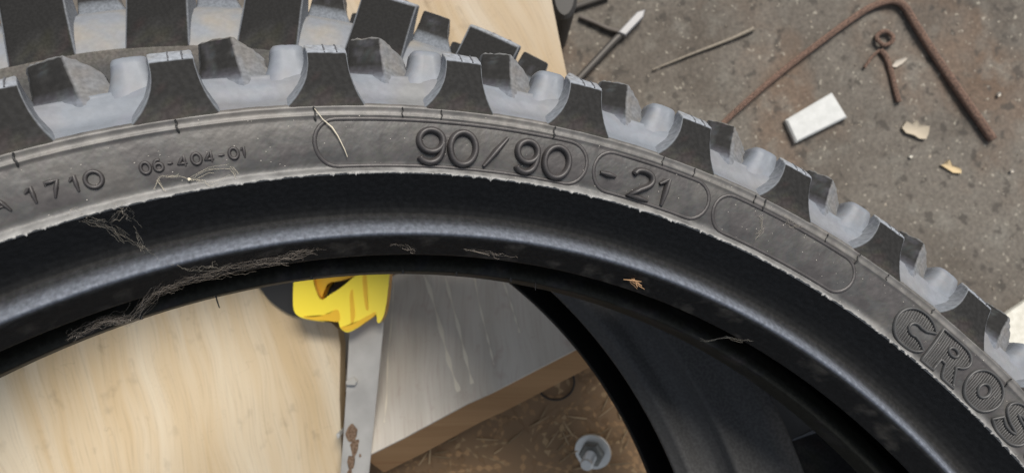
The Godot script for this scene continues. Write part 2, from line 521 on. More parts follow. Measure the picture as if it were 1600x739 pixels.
	var D := pv([304.2,22.6, 306,21.3, 308.5,20.3, 311.5,19.8, 314.5,19.4, 317,18.6, 319,17.0, 320.6,13.5, 321.8,8, 322.7,-1, 323.3,-11, 323.5,-18.5, 323.4,-26, 323,-33])
	var base := Mesh3.new()
	revolve(base, dense(D, 0.0012), func(_a, _j, q: Vector3) -> Color:
		var c := dust
		c = mix3(c, brown_dust, clampf(0.1 + blotch.get_noise_3dv(q * 45.0) * 0.7, 0.0, 0.4))
		c = mix3(c, Color(0.185, 0.2, 0.225), clampf(blotch.get_noise_3dv(q * 40.0 + Vector3(5, 5, 5)) * 0.45, 0.0, 0.25))
		return c, 36.0, 120.0, 0.15, 1.5, 0.0001)
	for i in base.v.size():                # scooped hollow between each pair of shoulder knobs
		var q := base.v[i]
		var r := Vector2(q.x, q.z).length()
		if q.y > 0.0 and r > 0.3045:
			var d := fposmod(rad_to_deg(atan2(-q.z, q.x)) - (103.51 - 4.1) + 180.0 / 44.0, 360.0 / 44.0) - 180.0 / 44.0
			var dip := clampf(1.0 - pow(d / 3.3, 2.0), 0.0, 1.0) * smoothstep(0.3045, 0.3105, r) * smoothstep(0.3215, 0.3165, r)
			base.v[i] = q - Vector3(0, 0.0026 * dip, 0)
	part("tread_base", base, m_dust, t)
	# knobs
	var pitch := 360.0 / 44.0
	var at0 := 103.51
	var sh := []; var blk := []; var low := []; var mid := []
	for s in 3:
		var k := Mesh3.new()
		shoulder(k, s * 17.0, Vector2(302.9, 23.5), Vector2(322.8, 23.4), Vector2(318.5, 8.0), Vector2(328.6, 18.2), [2.35, -2.3, 0.75, -1.5], 2.5, dark_rubber)
		sh.append(k.mesh())
		k = Mesh3.new()
		knob(k, {"outline": [Vector2(1, .25), Vector2(-.05, 0), Vector2(-1, .4), Vector2(-.9, 1), Vector2(.9, 1)], "round": 0.13, "bevel": 0.15, "ob": Vector2(.3178, .0148), "ot": Vector2(.3322, .0192), "ib": Vector2(.3212, .002), "it": Vector2(.3352, .005), "l0": -1.0, "r0": -7.0, "l1": -1.85, "r1": -5.3, "tilt": 0.0065, "foot": Vector2(-0.0085, 0.0018), "flare": 2.6, "seed": s * 31.0, "rough": 0.0004, "paint": block_paint.bind(s)})
		blk.append(k.mesh())
		k = Mesh3.new()
		knob(k, {"outline": [Vector2(1, 0), Vector2(-1, 0), Vector2(-1, 1), Vector2(1, 1)], "round": 0.3, "bevel": 0.16, "ob": Vector2(.3175, .0168), "ot": Vector2(.3288, .0182), "ib": Vector2(.3212, .003), "it": Vector2(.333, .006), "l0": -4.2, "r0": -9.0, "l1": -5.6, "r1": -7.55, "foot": Vector2(-0.0085, -0.0002), "flare": 2.6, "seed": s * 13.0, "rough": 0.00012, "paint": low_paint.bind(s)})
		low.append(k.mesh())
		k = Mesh3.new()
		knob(k, {"outline": [Vector2(1, 0), Vector2(-1, 0), Vector2(-1, 1), Vector2(1, 1)], "round": 0.12, "bevel": 0.08, "ob": Vector2(.3225, -.008), "ot": Vector2(.3365, -.010), "ib": Vector2(.3225, -.029), "it": Vector2(.3365, -.027), "l0": -3.6, "r0": -8.2, "l1": -4.2, "r1": -7.6, "seed": s * 7.0, "paint": block_paint.bind(s)})
		mid.append(k.mesh())
	for i in 44:
		var tr := spin(at0 - i * pitch)
		for pr in [["shoulder_knob", sh], ["tread_knob", blk], ["side_knob", low], ["centre_knob", mid]]:
			part(pr[0], pr[1][(i * 2 + i / 3) % 3], m_dust if pr[0] == "side_knob" else m_knob, t).transform = tr
	var far := Mesh3.new()
	shoulder(far, 5.0, Vector2(302.9, -60.5), Vector2(322.6, -59.6), Vector2(316.5, -46.0), Vector2(328.4, -54.0), [2.05, -2.05, 0.65, -1.5], 2.2, dark_rubber)
	var farm := far.mesh()
	for i in 44: part("shoulder_knob", farm, m_knob, t).transform = spin(at0 - i * pitch)
	# vent spews on the bead toe, seams across the strip
	var vm := plain(Color(0.012, 0.012, 0.012), 0.6)
	for q in [[103.8, 5.0], [96.7, 1.2], [89.4, 1.4], [84.85, 1.4], [80.0, 1.6], [77.7, 3.2], [109.0, 1.2]]:
		var ve := Mesh3.new(); var p0 := polar(q[0], 0.2633, -0.0302); var out := polar(q[0], 1, 0)
		tube(ve, PackedVector3Array([p0, p0 - out * 0.0005 * q[1], p0 - out * 0.001 * q[1] + Vector3(0.0002, 0, 0)]), PackedFloat32Array([0.0006 if q[1] < 2 else 0.0003, 0.0005 if q[1] < 2 else 0.00025, 0.0004 if q[1] < 2 else 0.0002]), 6)
		part("vent_spew", ve, vm, t)
	for q in [[111.42, .0035], [103.65, .0035], [96.11, .004], [90.83, .003], [88.34, .003], [80.7, .004], [72.6, .003], [70.1, .003], [65.11, .003], [64.27, .004], [58.86, .003], [56.0, .004], [53.32, .0025], [49.0, .002], [41.3, .004]]:
		var se := Mesh3.new(); var l := PackedVector3Array()
		for i in 5:
			var r: float = 0.3026 - q[1] * i / 4.0
			l.append(polar(q[0] + 0.05 * sin(i * 2.0 + q[0]), r, sw_height(r, A) + 0.0003 + (0.0006 if i == 3 and q[1] > .0032 else 0.0)))
		tube(se, l, 0.00022 if q[1] < .0035 else 0.0003, 5)
		part("mould_seam", se, vm, t)
	# lettering
	var ink := Color(0.040, 0.039, 0.0385)
	for d in [["9", 89.85, 88.15], ["0", 87.75, 85.95], ["/", 85.35, 83.85], ["9", 83.15, 81.6], ["0", 81.15, 79.3]]:
		var m := Mesh3.new(); letter(m, d[0], d[1], d[2], 0.2864, 0.2962, 0.0012, 0.0023, A, ink); part("raised_digit", m, m_wall, t)
	for d in [["-", 76.95, 75.75], ["2", 74.6, 72.85], ["1", 72.6, 71.3]]:
		var m := Mesh3.new(); letter(m, d[0], d[1], d[2], 0.2866, 0.2957, 0.0012, 0.0023, A, ink); part("raised_digit", m, m_wall, t)
	for d in [["A", 113.35, 112.5], ["1", 111.75, 111.0], ["7", 110.65, 110.0], ["1", 109.6, 109.0], ["0", 108.8, 107.95]]:
		var m := Mesh3.new(); letter(m, d[0], d[1], d[2], 0.2892, 0.2933, 0.00068, 0.0011, A, ink); part("raised_digit", m, m_wall, t)
	for d in [["0", 106.0, 105.5], ["6", 105.3, 104.85], ["-", 104.6, 104.3], ["4", 104.05, 103.55], ["0", 103.3, 102.8], ["4", 102.6, 102.1], ["-", 101.85, 101.5], ["0", 101.25, 100.75], ["1", 100.65, 100.25]]:
		var m := Mesh3.new(); letter(m, d[0], d[1], d[2], 0.2898, 0.2927, 0.00055, 0.0009, A, ink); part("raised_digit", m, m_wall, t)
	for d in [["C", 51.1, 47.6], ["R", 47.55, 44.3], ["O", 43.85, 40.75], ["S", 40.35, 37.2], ["S", 36.7, 33.6]]:
		var m := Mesh3.new(); outline_letter(m, d[0], d[1], d[2], 0.2846, 0.2992, A, Color(0.05, 0.049, 0.048)); part("raised_letter", m, m_wall, t)
	for d in [[96.3, 78.0], [77.45, 68.35], [67.85, 55.5]]:
		var m := Mesh3.new(); capsule(m, d[0], d[1], 0.2851 if d[0] > 90 else 0.2856, 0.2990, 0.00075, A, ink); part("raised_border", m, m_wall, t)
	# dust specks stuck on sidewall and knobs
	var sp := Mesh3.new()
	for i in 190:
		var an := rng.randf_range(37, 115)
		var r := rng.randf_range(0.2835, 0.302)
		var s := rng.randf_range(0.0001, 0.00022)
		var c0 := polar(an, r, sw_height(r, A) + s * 0.3)
		bump(sp, c0, s)
	var spo := part("dust_speck", sp, plain(Color(0.3, 0.285, 0.26), 0.9), t)
	spo.set_meta("kind", "stuff")

	# ---------------- rear tyre
	var rtr := tyre_frame(Vector3(-0.1384, 0.1925, 0.3051), Vector3(0.16902, -0.29279, -0.94112))
	var t2 := thing("tyre", "second off-road tyre with bigger knobs, lying flat underneath the other", "tyre", rtr)
	var RP := pv([298.5,22.0, 297.6,22.7, 296.6,22.2, 292,21.5, 286,19.8, 280,18, 272,18.5, 266.5,19.2, 265.4,18, 264,12, 261,7, 256,5, 251,6.5, 248,7.2, 246,6.4, 245,4.5, 243.5,2, 241.8,0, 241.7,-1.5, 244,-3, 252,-4, 266,4, 285,12, 305,10, 318,0, 326,-15, 328,-33, 326,-52, 315,-72, 300,-80, 280,-82, 262,-54, 250,-44, 242.2,-39, 241.7,-41, 244,-50, 250,-62, 265,-82, 285,-93, 298.5,-94])
	var rw := Mesh3.new()
	revolve(rw, dense(RP, 0.002), func(_a, _j, q: Vector3) -> Color:
		var r := Vector2(q.x, q.z).length()
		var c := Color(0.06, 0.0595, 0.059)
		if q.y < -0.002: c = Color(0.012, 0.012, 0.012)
		return mix3(c, brown_dust, clampf(blotch.get_noise_3dv(q * 70.0) * 0.6 + 0.3, 0.0, 0.45) * smoothstep(0.286, 0.296, r)), 30.0, 125.0, 0.4, 2.0)
	part("sidewall", rw, m_knob, t2)
	var RD := pv([298.5,22.0, 305,20.6, 313,18.6, 321,15.5, 328,11, 333.5,5, 337.5,-3, 341,-16, 342.5,-35, 341,-54, 337.5,-68, 333,-78.5, 327,-85.5, 315,-91, 298.5,-94])
	var rb := Mesh3.new()
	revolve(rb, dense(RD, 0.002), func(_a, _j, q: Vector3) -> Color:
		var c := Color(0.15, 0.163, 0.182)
		c = mix3(Color(0.03, 0.03, 0.03), c, smoothstep(52.0, 64.0, rad_to_deg(atan2(-q.z, q.x))) if q.z < 0.0 else 1.0)  # darker at low angles: shade between the tyres put into the colour
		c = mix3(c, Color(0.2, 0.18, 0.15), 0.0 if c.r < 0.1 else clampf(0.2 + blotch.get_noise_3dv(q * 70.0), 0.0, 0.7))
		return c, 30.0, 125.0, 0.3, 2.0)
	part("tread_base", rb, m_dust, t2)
	var rs := []; var rk := []; var rc := []
	for s in 2:
		var m := Mesh3.new()
		shoulder(m, s * 23.0 + 3.0, Vector2(297.8, 22.6), Vector2(346.0, 20.5), Vector2(330, 6.0), Vector2(354, 9.0), [3.0, -2.95, 2.6, -2.5], 1.6, Color(0.0135, 0.0135, 0.0135))
		rs.append(m.mesh())
		m = Mesh3.new()
		knob(m, {"outline": [Vector2(1, 0), Vector2(-1, 0), Vector2(-1, 1), Vector2(1, 1)], "round": 0.08, "bevel": 0.07, "ob": Vector2(.335, .002), "ot": Vector2(.3555, .004), "ib": Vector2(.341, -.018), "it": Vector2(.3605, -.018), "l0": -2.5, "r0": -6.8, "l1": -2.8, "r1": -5.5, "seed": s * 7.0, "paint": block_paint.bind(s)})
		rk.append(m.mesh())
		m = Mesh3.new()
		knob(m, {"outline": [Vector2(1, 0), Vector2(-1, 0), Vector2(-1, 1), Vector2(1, 1)], "round": 0.08, "bevel": 0.07, "ob": Vector2(.3415, -.026), "ot": Vector2(.362, -.027), "ib": Vector2(.3415, -.046), "it": Vector2(.362, -.045), "l0": -5.4, "r0": -10.3, "l1": -5.8, "r1": -9.9, "seed": s * 3.0, "paint": block_paint.bind(s)})
		rc.append(m.mesh())
	for i in 35:
		var tr := spin(106.5 - i * 360.0 / 35.0)
		part("shoulder_knob", rs[i % 2], m_knob, t2).transform = tr
		part("tread_knob", rk[i % 2], m_knob, t2).transform = tr
		part("centre_knob", rc[i % 2], m_knob, t2).transform = tr
	var rf := Mesh3.new()
	shoulder(rf, 8.0, Vector2(312.5, -93.6), Vector2(346.0, -89.5), Vector2(330, -76.0), Vector2(354, -79.0), [3.0, -2.95, 2.6, -2.5], 1.6, Color(0.0135, 0.0135, 0.0135))
	var rfm := rf.mesh()
	for i in 35: part("shoulder_knob", rfm, m_knob, t2).transform = spin(106.5 - i * 360.0 / 35.0)

func bump(m: Mesh3, c: Vector3, s: float) -> void:
	var f := m.v.size()
	for q in [Vector3(s, 0, 0), Vector3(0, 0, s), Vector3(-s, 0, 0), Vector3(0, 0, -s)]: m.p(c + q * rng.randf_range(0.7, 1.3))
	var top := m.p(c + Vector3(0, s, 0))
	m.fan(f, 4, top)

func shoulder(m: Mesh3, s: float, ob: Vector2, ot: Vector2, ib: Vector2, it: Vector2, w: Array, flare: float, face: Color) -> void:
	var k := {"outline": [Vector2(1, 0), Vector2(-1, 0), Vector2(-1, 1), Vector2(1, 1)], "round": 0.07, "bevel": 0.045, "ob": ob * .001, "ot": ot * .001, "ib": ib * .001, "it": it * .001, "l0": w[0], "r0": w[1], "l1": w[2], "r1": w[3], "flare": flare, "seed": s, "paint": shoulder_paint.bind(face)}
	knob(m, k)
	# two thin moulding fins across the top
	for x in [0.12, -0.5]:
		var l := PackedVector3Array()
		for e in 6:
			l.append(knob_point(k, Vector2(x - 0.05 * e / 5.0, lerpf(0.0, 0.95, e / 5.0)), 0.975 if e == 0 else 1.008))
		tube(m, l, 0.0003, 5, Color(0.1, 0.105, 0.115))

func shoulder_paint(edge: int, u: float, q: Vector2, at: Vector3, face: Color) -> Color:
	var n := blotch.get_noise_3dv(at * 220.0)
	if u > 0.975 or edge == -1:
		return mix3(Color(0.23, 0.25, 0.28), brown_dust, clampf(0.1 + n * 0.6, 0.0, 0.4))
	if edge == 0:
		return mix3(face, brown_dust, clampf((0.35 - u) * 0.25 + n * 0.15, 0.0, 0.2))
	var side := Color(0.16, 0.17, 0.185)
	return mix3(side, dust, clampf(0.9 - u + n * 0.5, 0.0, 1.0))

func block_paint(edge: int, u: float, _q: Vector2, at: Vector3, s: int) -> Color:
	var n := blotch.get_noise_3dv(at * 240.0 + Vector3(s * 3.0, 0, 0))
	if u > 0.98 or edge == -1: return mix3(Color(0.17, 0.175, 0.18), brown_dust, clampf(0.3 + n, 0, 0.6))
	if edge == 0: return mix3(mix3(dark_rubber * 1.0, dust, clampf(n * 0.4 - 0.03, 0.0, 0.2)), dust, smoothstep(0.42, 0.2, u))  # besides dust, side light put into colour: this face dark, the next pale
	if edge == 1: return mix3(Color(0.155, 0.16, 0.168), brown_dust, clampf(0.15 + n, 0.0, 0.5)).lerp(dust, clampf(1.0 - u * 2.2, 0.0, 1.0))
	return mix3(Color(0.05, 0.05, 0.05), dust, clampf(0.2 + n, 0.0, 0.6))

func low_paint(edge: int, u: float, _q: Vector2, at: Vector3, s: int) -> Color:
	var n := blotch.get_noise_3dv(at * 200.0 + Vector3(s * 5.0, 0, 0))
	return mix3(Color(0.138, 0.153, 0.18).lerp(dust, clampf(1.0 - u * 2.0, 0.0, 1.0)), brown_dust, clampf(n * 0.5, 0.0, 0.4))

# ------------------------------------------------------------------ floor
func build_floor() -> void:
	var m := Mesh3.new()
	var n := 160
	# fine near the middle, running out to the far edge
	for j in n + 1:
		for i in n + 1:
			var fx := (float(i) / n - 0.5) * 2.0; var fz := (float(j) / n - 0.5) * 2.0
			var x: float = 0.55 * fx + 5.5 * pow(fx, 7); var z: float = -0.1 + 0.5 * fz + 5.5 * pow(fz, 7)
			var y := blotch.get_noise_2d(x * 30.0, z * 30.0) * 0.0012 + wobble.get_noise_2d(x * 160.0, z * 160.0) * 0.0004
			var c := Color(0.15, 0.132, 0.112)
			c = mix3(c, Color(0.085, 0.07, 0.056), clampf(blotch.get_noise_2d(x * 30.0 + 40.0, z * 30.0) * 0.9 - 0.05, 0.0, 0.4))
			c = mix3(c, Color(0.20, 0.19, 0.17), clampf(blotch.get_noise_2d(x * 25.0, z * 25.0 + 90.0) * 1.2, 0.0, 0.6))
			c = mix3(c, Color(0.16, 0.095, 0.06), clampf(blotch.get_noise_2d(x * 12.0 - 30.0, z * 12.0 + 10.0) * 1.2 - 0.1, 0.0, 0.35))
			m.p(Vector3(x, y, z), c, Vector2(x + 0.2, z + 0.5) / 0.9)
	m.rows(0, n + 1, n + 1)
	var mat := StandardMaterial3D.new()
	mat.albedo_texture = concrete_tex()
	mat.roughness = 0.9
	mat.heightmap_enabled = true; mat.heightmap_scale = 0.10; mat.heightmap_texture = mat.albedo_texture
	tag(part("floor", m, mat), "dirty brown concrete floor", "", "", "structure")

func concrete_tex() -> ImageTexture:
	# worn dirty concrete: stains, blotches, fine grain and dark pits, colour only
	var w := 1024
	var by := PackedByteArray(); by.resize(w * w * 3)
	var n := FastNoiseLite.new(); n.seed = 77; n.frequency = 1.0; n.fractal_octaves = 5
	var f := FastNoiseLite.new(); f.seed = 78; f.frequency = 1.0; f.fractal_octaves = 2
	var k := 0
	for y in w:
		for x in w:
			var u := x / float(w); var v := y / float(w)
			var a := n.get_noise_2d(u * 6.0, v * 6.0)
			var b := n.get_noise_2d(u * 22.0 + 30.0, v * 22.0 + 8.0)
			var g := f.get_noise_2d(u * 160.0, v * 160.0)
			var g2 := f.get_noise_2d(u * 420.0 + 5.0, v * 420.0)
			var c := Color(0.118, 0.105, 0.089)
			c = c.lerp(Color(0.072, 0.060, 0.048), clampf(0.25 + a * 1.3 + b * 0.5, 0.0, 1.0))
			c = c.lerp(Color(0.128, 0.078, 0.048), clampf(n.get_noise_2d(u * 4.0 - 20.0, v * 4.0 + 3.0) * 1.6 - 0.15, 0.0, 0.55))
			c = c.lerp(Color(0.165, 0.155, 0.135), clampf(b * 1.1 - 0.1, 0.0, 0.6))
			c *= 0.78 + 0.22 * g + 0.22 * g2
			c = c.lerp(Color(0.03, 0.026, 0.022), clampf((n.get_noise_2d(u * 40.0 + 90.0, v * 40.0) - 0.34) * 6.0, 0.0, 0.7))
			c = c.lerp(Color(0.26, 0.24, 0.2), clampf((f.get_noise_2d(u * 110.0 + 40.0, v * 110.0) - 0.6) * 8.0, 0.0, 0.7))
			c = c.linear_to_srgb()
			by[k] = int(clampf(c.r, 0.0, 1.0) * 255.0); by[k + 1] = int(clampf(c.g, 0.0, 1.0) * 255.0); by[k + 2] = int(clampf(c.b, 0.0, 1.0) * 255.0)
			k += 3
	return ImageTexture.create_from_image(Image.create_from_data(w, w, false, Image.FORMAT_RGB8, by))

# ------------------------------------------------------------------ boards
func poly_px(pts: Array, height: float) -> PackedVector2Array:
	var o := PackedVector2Array()
	for k in range(0, pts.size(), 2): o.append(flat_at(pts[k], pts[k + 1], height))
	return o

func wood_tex(base: Array, s: int, streak: float, w := 768, h := 768) -> ImageTexture:
	# grain running along v, drawn from noise: tones, figure and stains only
	var im := Image.create(w, h, false, Image.FORMAT_RGB8)
	var n := FastNoiseLite.new(); n.seed = s; n.frequency = 1.0; n.fractal_octaves = 4
	for y in h:
		for x in w:
			var u := x / float(w); var v := y / float(h)
			var bend := n.get_noise_2d(u * 1.0, v * 0.6) * 0.09
			var a := 0.5 + 1.2 * n.get_noise_2d((u + bend) * 9.0 * streak, v * 0.6 + 10.0)
			var b := 0.5 + 0.8 * n.get_noise_2d((u + bend) * 60.0 * streak, v * 3.0 + 30.0)
			var e := n.get_noise_2d((u + bend) * 190.0 * streak, v * 5.0 + 50.0)
			var sc := clampf(absf(n.get_noise_2d(u * 5.0 + 20.0, v * 5.0 - 40.0)) * -28.0 + 0.28, 0.0, 0.25) * clampf(n.get_noise_2d(u * 7.0 - 9.0, v * 7.0) * 3.0, 0.0, 1.0)
			var st := clampf(n.get_noise_2d(u * 14.0 + 70.0, v * 10.0) * 2.2 - 0.75, 0.0, 1.0)
			var c: Color = (base[0] as Color).lerp(base[1], clampf(a * 0.75 + b * 0.25, 0.0, 1.0))
			c = c.lerp(base[2], clampf(st * 0.3 + sc + maxf(0.0, e - 0.1) * 0.4, 0.0, 0.8))
			im.set_pixel(x, y, c.linear_to_srgb())
	return ImageTexture.create_from_image(im)

func planar(m: Mesh3, centre: Vector2, turn: float, size: float) -> void:
	for k in m.v.size():
		var q := (Vector2(m.v[k].x, m.v[k].z) - centre).rotated(turn) / size
		m.t[k] = Vector2(q.x + 0.5 + m.v[k].y * 3.0, q.y + 0.5)

func board_mat(tex: Texture2D, rough: float) -> StandardMaterial3D:
	var m := StandardMaterial3D.new()
	m.albedo_texture = tex; m.roughness = rough; m.metallic_specular = 0.08; m.vertex_color_use_as_albedo = true
	m.heightmap_enabled = true; m.heightmap_texture = tex; m.heightmap_scale = 0.03
	return m

func build_boards() -> void:
	var ply_tex := wood_tex([Color(0.55, 0.425, 0.265), Color(0.64, 0.555, 0.42), Color(0.16, 0.13, 0.1)], 3, 1.0)
	var ply := board_mat(ply_tex, 0.7)
	# plywood seen through the tyres, with a rounded bite out of its corner
	var h := 0.14
	var o := poly_px([536, 900, 534, 739, 530, 620, 531, 540, 527, 514, 517, 504, 495, 501, 470, 494, 445, 480, 425, 462, 408, 440, 398, 410, 392, 380, 385, 330, 250, 330, -260, 420, -260, 900], h)
	var m := Mesh3.new(); slab(m, o, h - 0.018, h, 0.0012, 0.0, Color.WHITE, Color(0.8, 0.72, 0.62)); planar(m, flat_at(250, 600, h), 0.25, 0.3)
	tag(part("plywood_board", m, ply), "pale yellow plywood board with a bite cut from its corner, seen inside the tyres", "board")
	# the board at the top of the picture
	h = 0.135
	o = poly_px([858, -190, 862, 0, 874, 60, 886, 118, 892, 200, 700, 260, 470, 200, 420, -190], h)
	m = Mesh3.new(); slab(m, o, h - 0.02, h, 0.004, 0.0, Color(0.58, 0.58, 0.60), Color(0.85, 0.85, 0.8)); planar(m, flat_at(760, 40, h), 0.5, 0.3)
	tag(part("wooden_board", m, ply), "cream wooden board behind the top edge of both tyres", "board")
	# grey plank, tipped so that its long sawn side shows
	var plank_tex := wood_tex([Color(0.50, 0.46, 0.40), Color(0.64, 0.60, 0.535), Color(0.30, 0.14, 0.12)], 17, 0.8)
	var pm := board_mat(plank_tex, 0.85)
	var c0 := on(572, 713, 0.15); var c1 := on(935, 527, 0.15)
	var along := (c1 - c0).normalized()
	var tipped := Basis(along, Vector3.UP, along.cross(Vector3.UP)).rotated(along, deg_to_rad(-36.0))
	var root := thing("plank", "tipped grey weathered plank with a brown sawn edge, inside the tyres", "plank", Transform3D(tipped, c0))
	m = Mesh3.new()
	var len := c0.distance_to(c1) + 0.10
	var back := tipped.inverse() * (on(560, 380, 0.15) - c0)
	slab(m, PackedVector2Array([Vector2(-0.002, 0.0), Vector2(0.03, 0.0006), Vector2(0.08, -0.0006), Vector2(0.1, 0.0005), Vector2(len, 0.0), Vector2(len, -0.16), Vector2(-0.002, -0.2)]), -0.036, 0.0, 0.0014, 0.0, Color.WHITE, Color(0.60, 0.40, 0.24))
	planar(m, Vector2(0.1, -0.1), -0.25, 0.26)
	part("plank_face", m, pm, root)
	var wm := plain(Color(0.74, 0.69, 0.58), 0.9)
	for s in [[655, 415, 672, 455, 690, 520, 703, 570, 717, 612, 0.004], [692, 415, 700, 450, 716, 510, 728, 560, 738, 600, 0.003], [740, 425, 748, 470, 760, 520, 766, 545, 772, 570, 0.0018], [615, 440, 612, 500, 606, 560, 604, 620, 600, 660, 0.0016], [780, 425, 790, 450, 800, 480, 806, 500, 812, 520, 0.0018]]:
		var sm := Mesh3.new(); var raw := []
		for k in 5: raw.append(on_plane(s[k * 2], s[k * 2 + 1], root.transform))
		var sl := smooth_line(raw, 6)
		for i in sl.size():
			var q := sl[i]; var w: Vector2 = (sl[mini(i + 1, sl.size() - 1)] - sl[maxi(i - 1, 0)]).orthogonal().normalized() * s[10] * 0.5 * (0.55 + 0.45 * sin(i * 1.1 + s[0]))
			sm.p(Vector3(q.x - w.x, 0.0004, q.y - w.y)); sm.p(Vector3(q.x + w.x, 0.0004, q.y + w.y))
		sm.rows(0, sl.size(), 2)
		part("paint_streak", sm, wm, root)
	# strand board underneath
	h = 0.07
	var osb := StandardMaterial3D.new()
	osb.albedo_texture = strand_tex(); osb.roughness = 0.85
	osb.heightmap_enabled = true; osb.heightmap_texture = osb.albedo_texture; osb.heightmap_scale = 0.12
	m = Mesh3.new(); slab(m, poly_px([380, 330, 1120, 330, 1180, 1000, 300, 1000], h), h - 0.015, h, 0.001); planar(m, flat_at(820, 640, h), 0.4, 0.24)
	tag(part("strand_board", m, osb), "brown pressed strand board below the grey plank", "board")
	for x in [450, 1060]:
		m = Mesh3.new(); var p := flat_at(x, 650, 0.05)
		slab(m, PackedVector2Array([p + Vector2(-.02, -.25), p + Vector2(.02, -.25), p + Vector2(.02, .3), p + Vector2(-.02, .3)]), 0.001, h - 0.0155, 0.002); planar(m, p, 0.0, 0.3)
		tag(part("timber_batten", m, pm), "timber batten under the %s of the strand board" % ("left side" if x < 800 else "right side"), "batten", "battens under the boards")
	# packing below the plywood and the cream board
	for q in [[150, 640, 0.122, "timber block under the yellow plywood board"], [700, 60, 0.115, "timber block under the cream wooden board"]]:
		m = Mesh3.new(); var p := flat_at(q[0], q[1], 0.1)
		slab(m, PackedVector2Array([p + Vector2(-.06, -.05), p + Vector2(.05, -.05), p + Vector2(.05, .05), p + Vector2(-.06, .05)]), 0.001, q[2] - 0.0005, 0.002); planar(m, p, 0.3, 0.3)
		tag(part("timber_block", m, pm), q[3], "block", "timber blocks under the boards")
	# bolt with washers through the strand board
	var bt := Transform3D(Basis(Vector3(0, 0, 1), deg_to_rad(20.0)) * Basis(Vector3(1, 0, 0), deg_to_rad(12.0)), on(926, 703, h) + Vector3(0, 0.004, 0))
	var bolt := thing("bolt", "zinc bolt with a round white washer standing in the strand board", "bolt", bt)
	var zinc := plain(Color(0.72, 0.72, 0.69), 0.38, 0.75)
	var steel := grainy(Color(0.12, 0.12, 0.11), Color(0.34, 0.34, 0.31), Vector3.ONE * 30.0, 0.4, 71, 0.01, 4, 0.03, false)
	steel.metallic = 0.8
	lathe("washer", [[.006, 0], [.0148, 0], [.0152, .0006], [.0148, .0019], [.006, .0019]], zinc, bolt, 40)
	lathe("nut", [[.0045, .0022], [.0098, .0022], [.0103, .003], [.0103, .0078], [.0094, .0088], [.0045, .0088]], steel, bolt, 6)
	var th := []
	for i in 15: th += [[.0042, .0088 + i * .001], [.0050, .0093 + i * .001]]
	lathe("threaded_shank", th + [[.0049, .0242], [.0042, .0248], [.0001, .0248]], zinc, bolt, 24)
	# rubber ring mark / loose o-ring on the strand board
	m = Mesh3.new(); var rg := PackedVector3Array()
	var oc := on(868, 597, h + 0.001)
	for i in 30: rg.append(oc + Vector3(cos(TAU * i / 30.0) * 0.0155, 0.0006, sin(TAU * i / 30.0) * 0.0145))
	tube(m, rg, 0.0009, 6, Color.WHITE, true)
	tag(part("rubber_ring", m, plain(Color(0.03, 0.025, 0.02), 0.7)), "thin dark rubber ring lying on the strand board", "ring")
	# splinters standing off the strand board
	for i in 40:
		m = Mesh3.new()
		var p := on(rng.randf_range(900, 985), rng.randf_range(600, 735), h) if i < 18 else on(rng.randf_range(640, 900), rng.randf_range(640, 735), h)
		var a := rng.randf_range(-0.2, 1.4) + (PI / 2 if i % 5 == 0 else 0.0); var l := rng.randf_range(0.008, 0.02)
		var d := Vector3(cos(a), rng.randf_range(0.02, 0.2), -sin(a))
		tube(m, PackedVector3Array([p, p + d * l * 0.5 + Vector3(0, 0.0008, 0), p + d * l]), PackedFloat32Array([0.0007, 0.0009, 0.0003]), 4)
		tag(part("wood_splinter", m, plain(Color(0.40, 0.29, 0.17) * rng.randf_range(0.6, 1.2), 0.9)), "small loose wood splinter on the strand board", "splinter", "splinters on the strand board")

func lathe(called: String, prof: Array, mat: Material, parent: Node3D, n := 32) -> void:
	var m := Mesh3.new()
	for j in prof.size() - 1:
		var f := m.v.size()
		for q in [prof[j], prof[j + 1]]:
			for i in n: m.p(Vector3(cos(TAU * i / n) * q[0], q[1], sin(TAU * i / n) * q[0]))
		if n < 10:
			for i in n:
				var i2 := (i + 1) % n
				m.flat_quad(m.v[f + i], m.v[f + i2], m.v[f + n + i2], m.v[f + n + i])
		else:
			m.rows(f, 2, n, true)
	part(called, m, mat, parent)

func strand_tex() -> ImageTexture:
	var n := 640
	var im := Image.create(n, n, false, Image.FORMAT_RGB8)
	im.fill(Color(0.22, 0.14, 0.075).linear_to_srgb())
	var r := RandomNumberGenerator.new(); r.seed = 4
	for k in 900:
		var c := Vector2(r.randf() * n, r.randf() * n); var a := r.randf() * PI
		var len := r.randf_range(20, 75); var wid := r.randf_range(4, 16)
		var tone := Color(0.42, 0.26, 0.13).lerp(Color(0.20, 0.12, 0.06), r.randf()).lerp(Color(0.52, 0.38, 0.21), 0.5 if r.randf() < 0.18 else 0.0)
		var d := Vector2(cos(a), sin(a))
		for i in int(len):
			var w := int(wid * (0.6 + 0.4 * sin(i * 0.3 + k)))
			for j in w:
				var q := c + d * i + d.orthogonal() * (j - w * 0.5)
				var e := 0.7 if j == 0 or j == w - 1 else 0.92 + 0.08 * sin(j * 2.3 + i * 0.05 + k)
				im.set_pixel(posmod(int(q.x), n), posmod(int(q.y), n), (tone * e).linear_to_srgb())
	return ImageTexture.create_from_image(im)

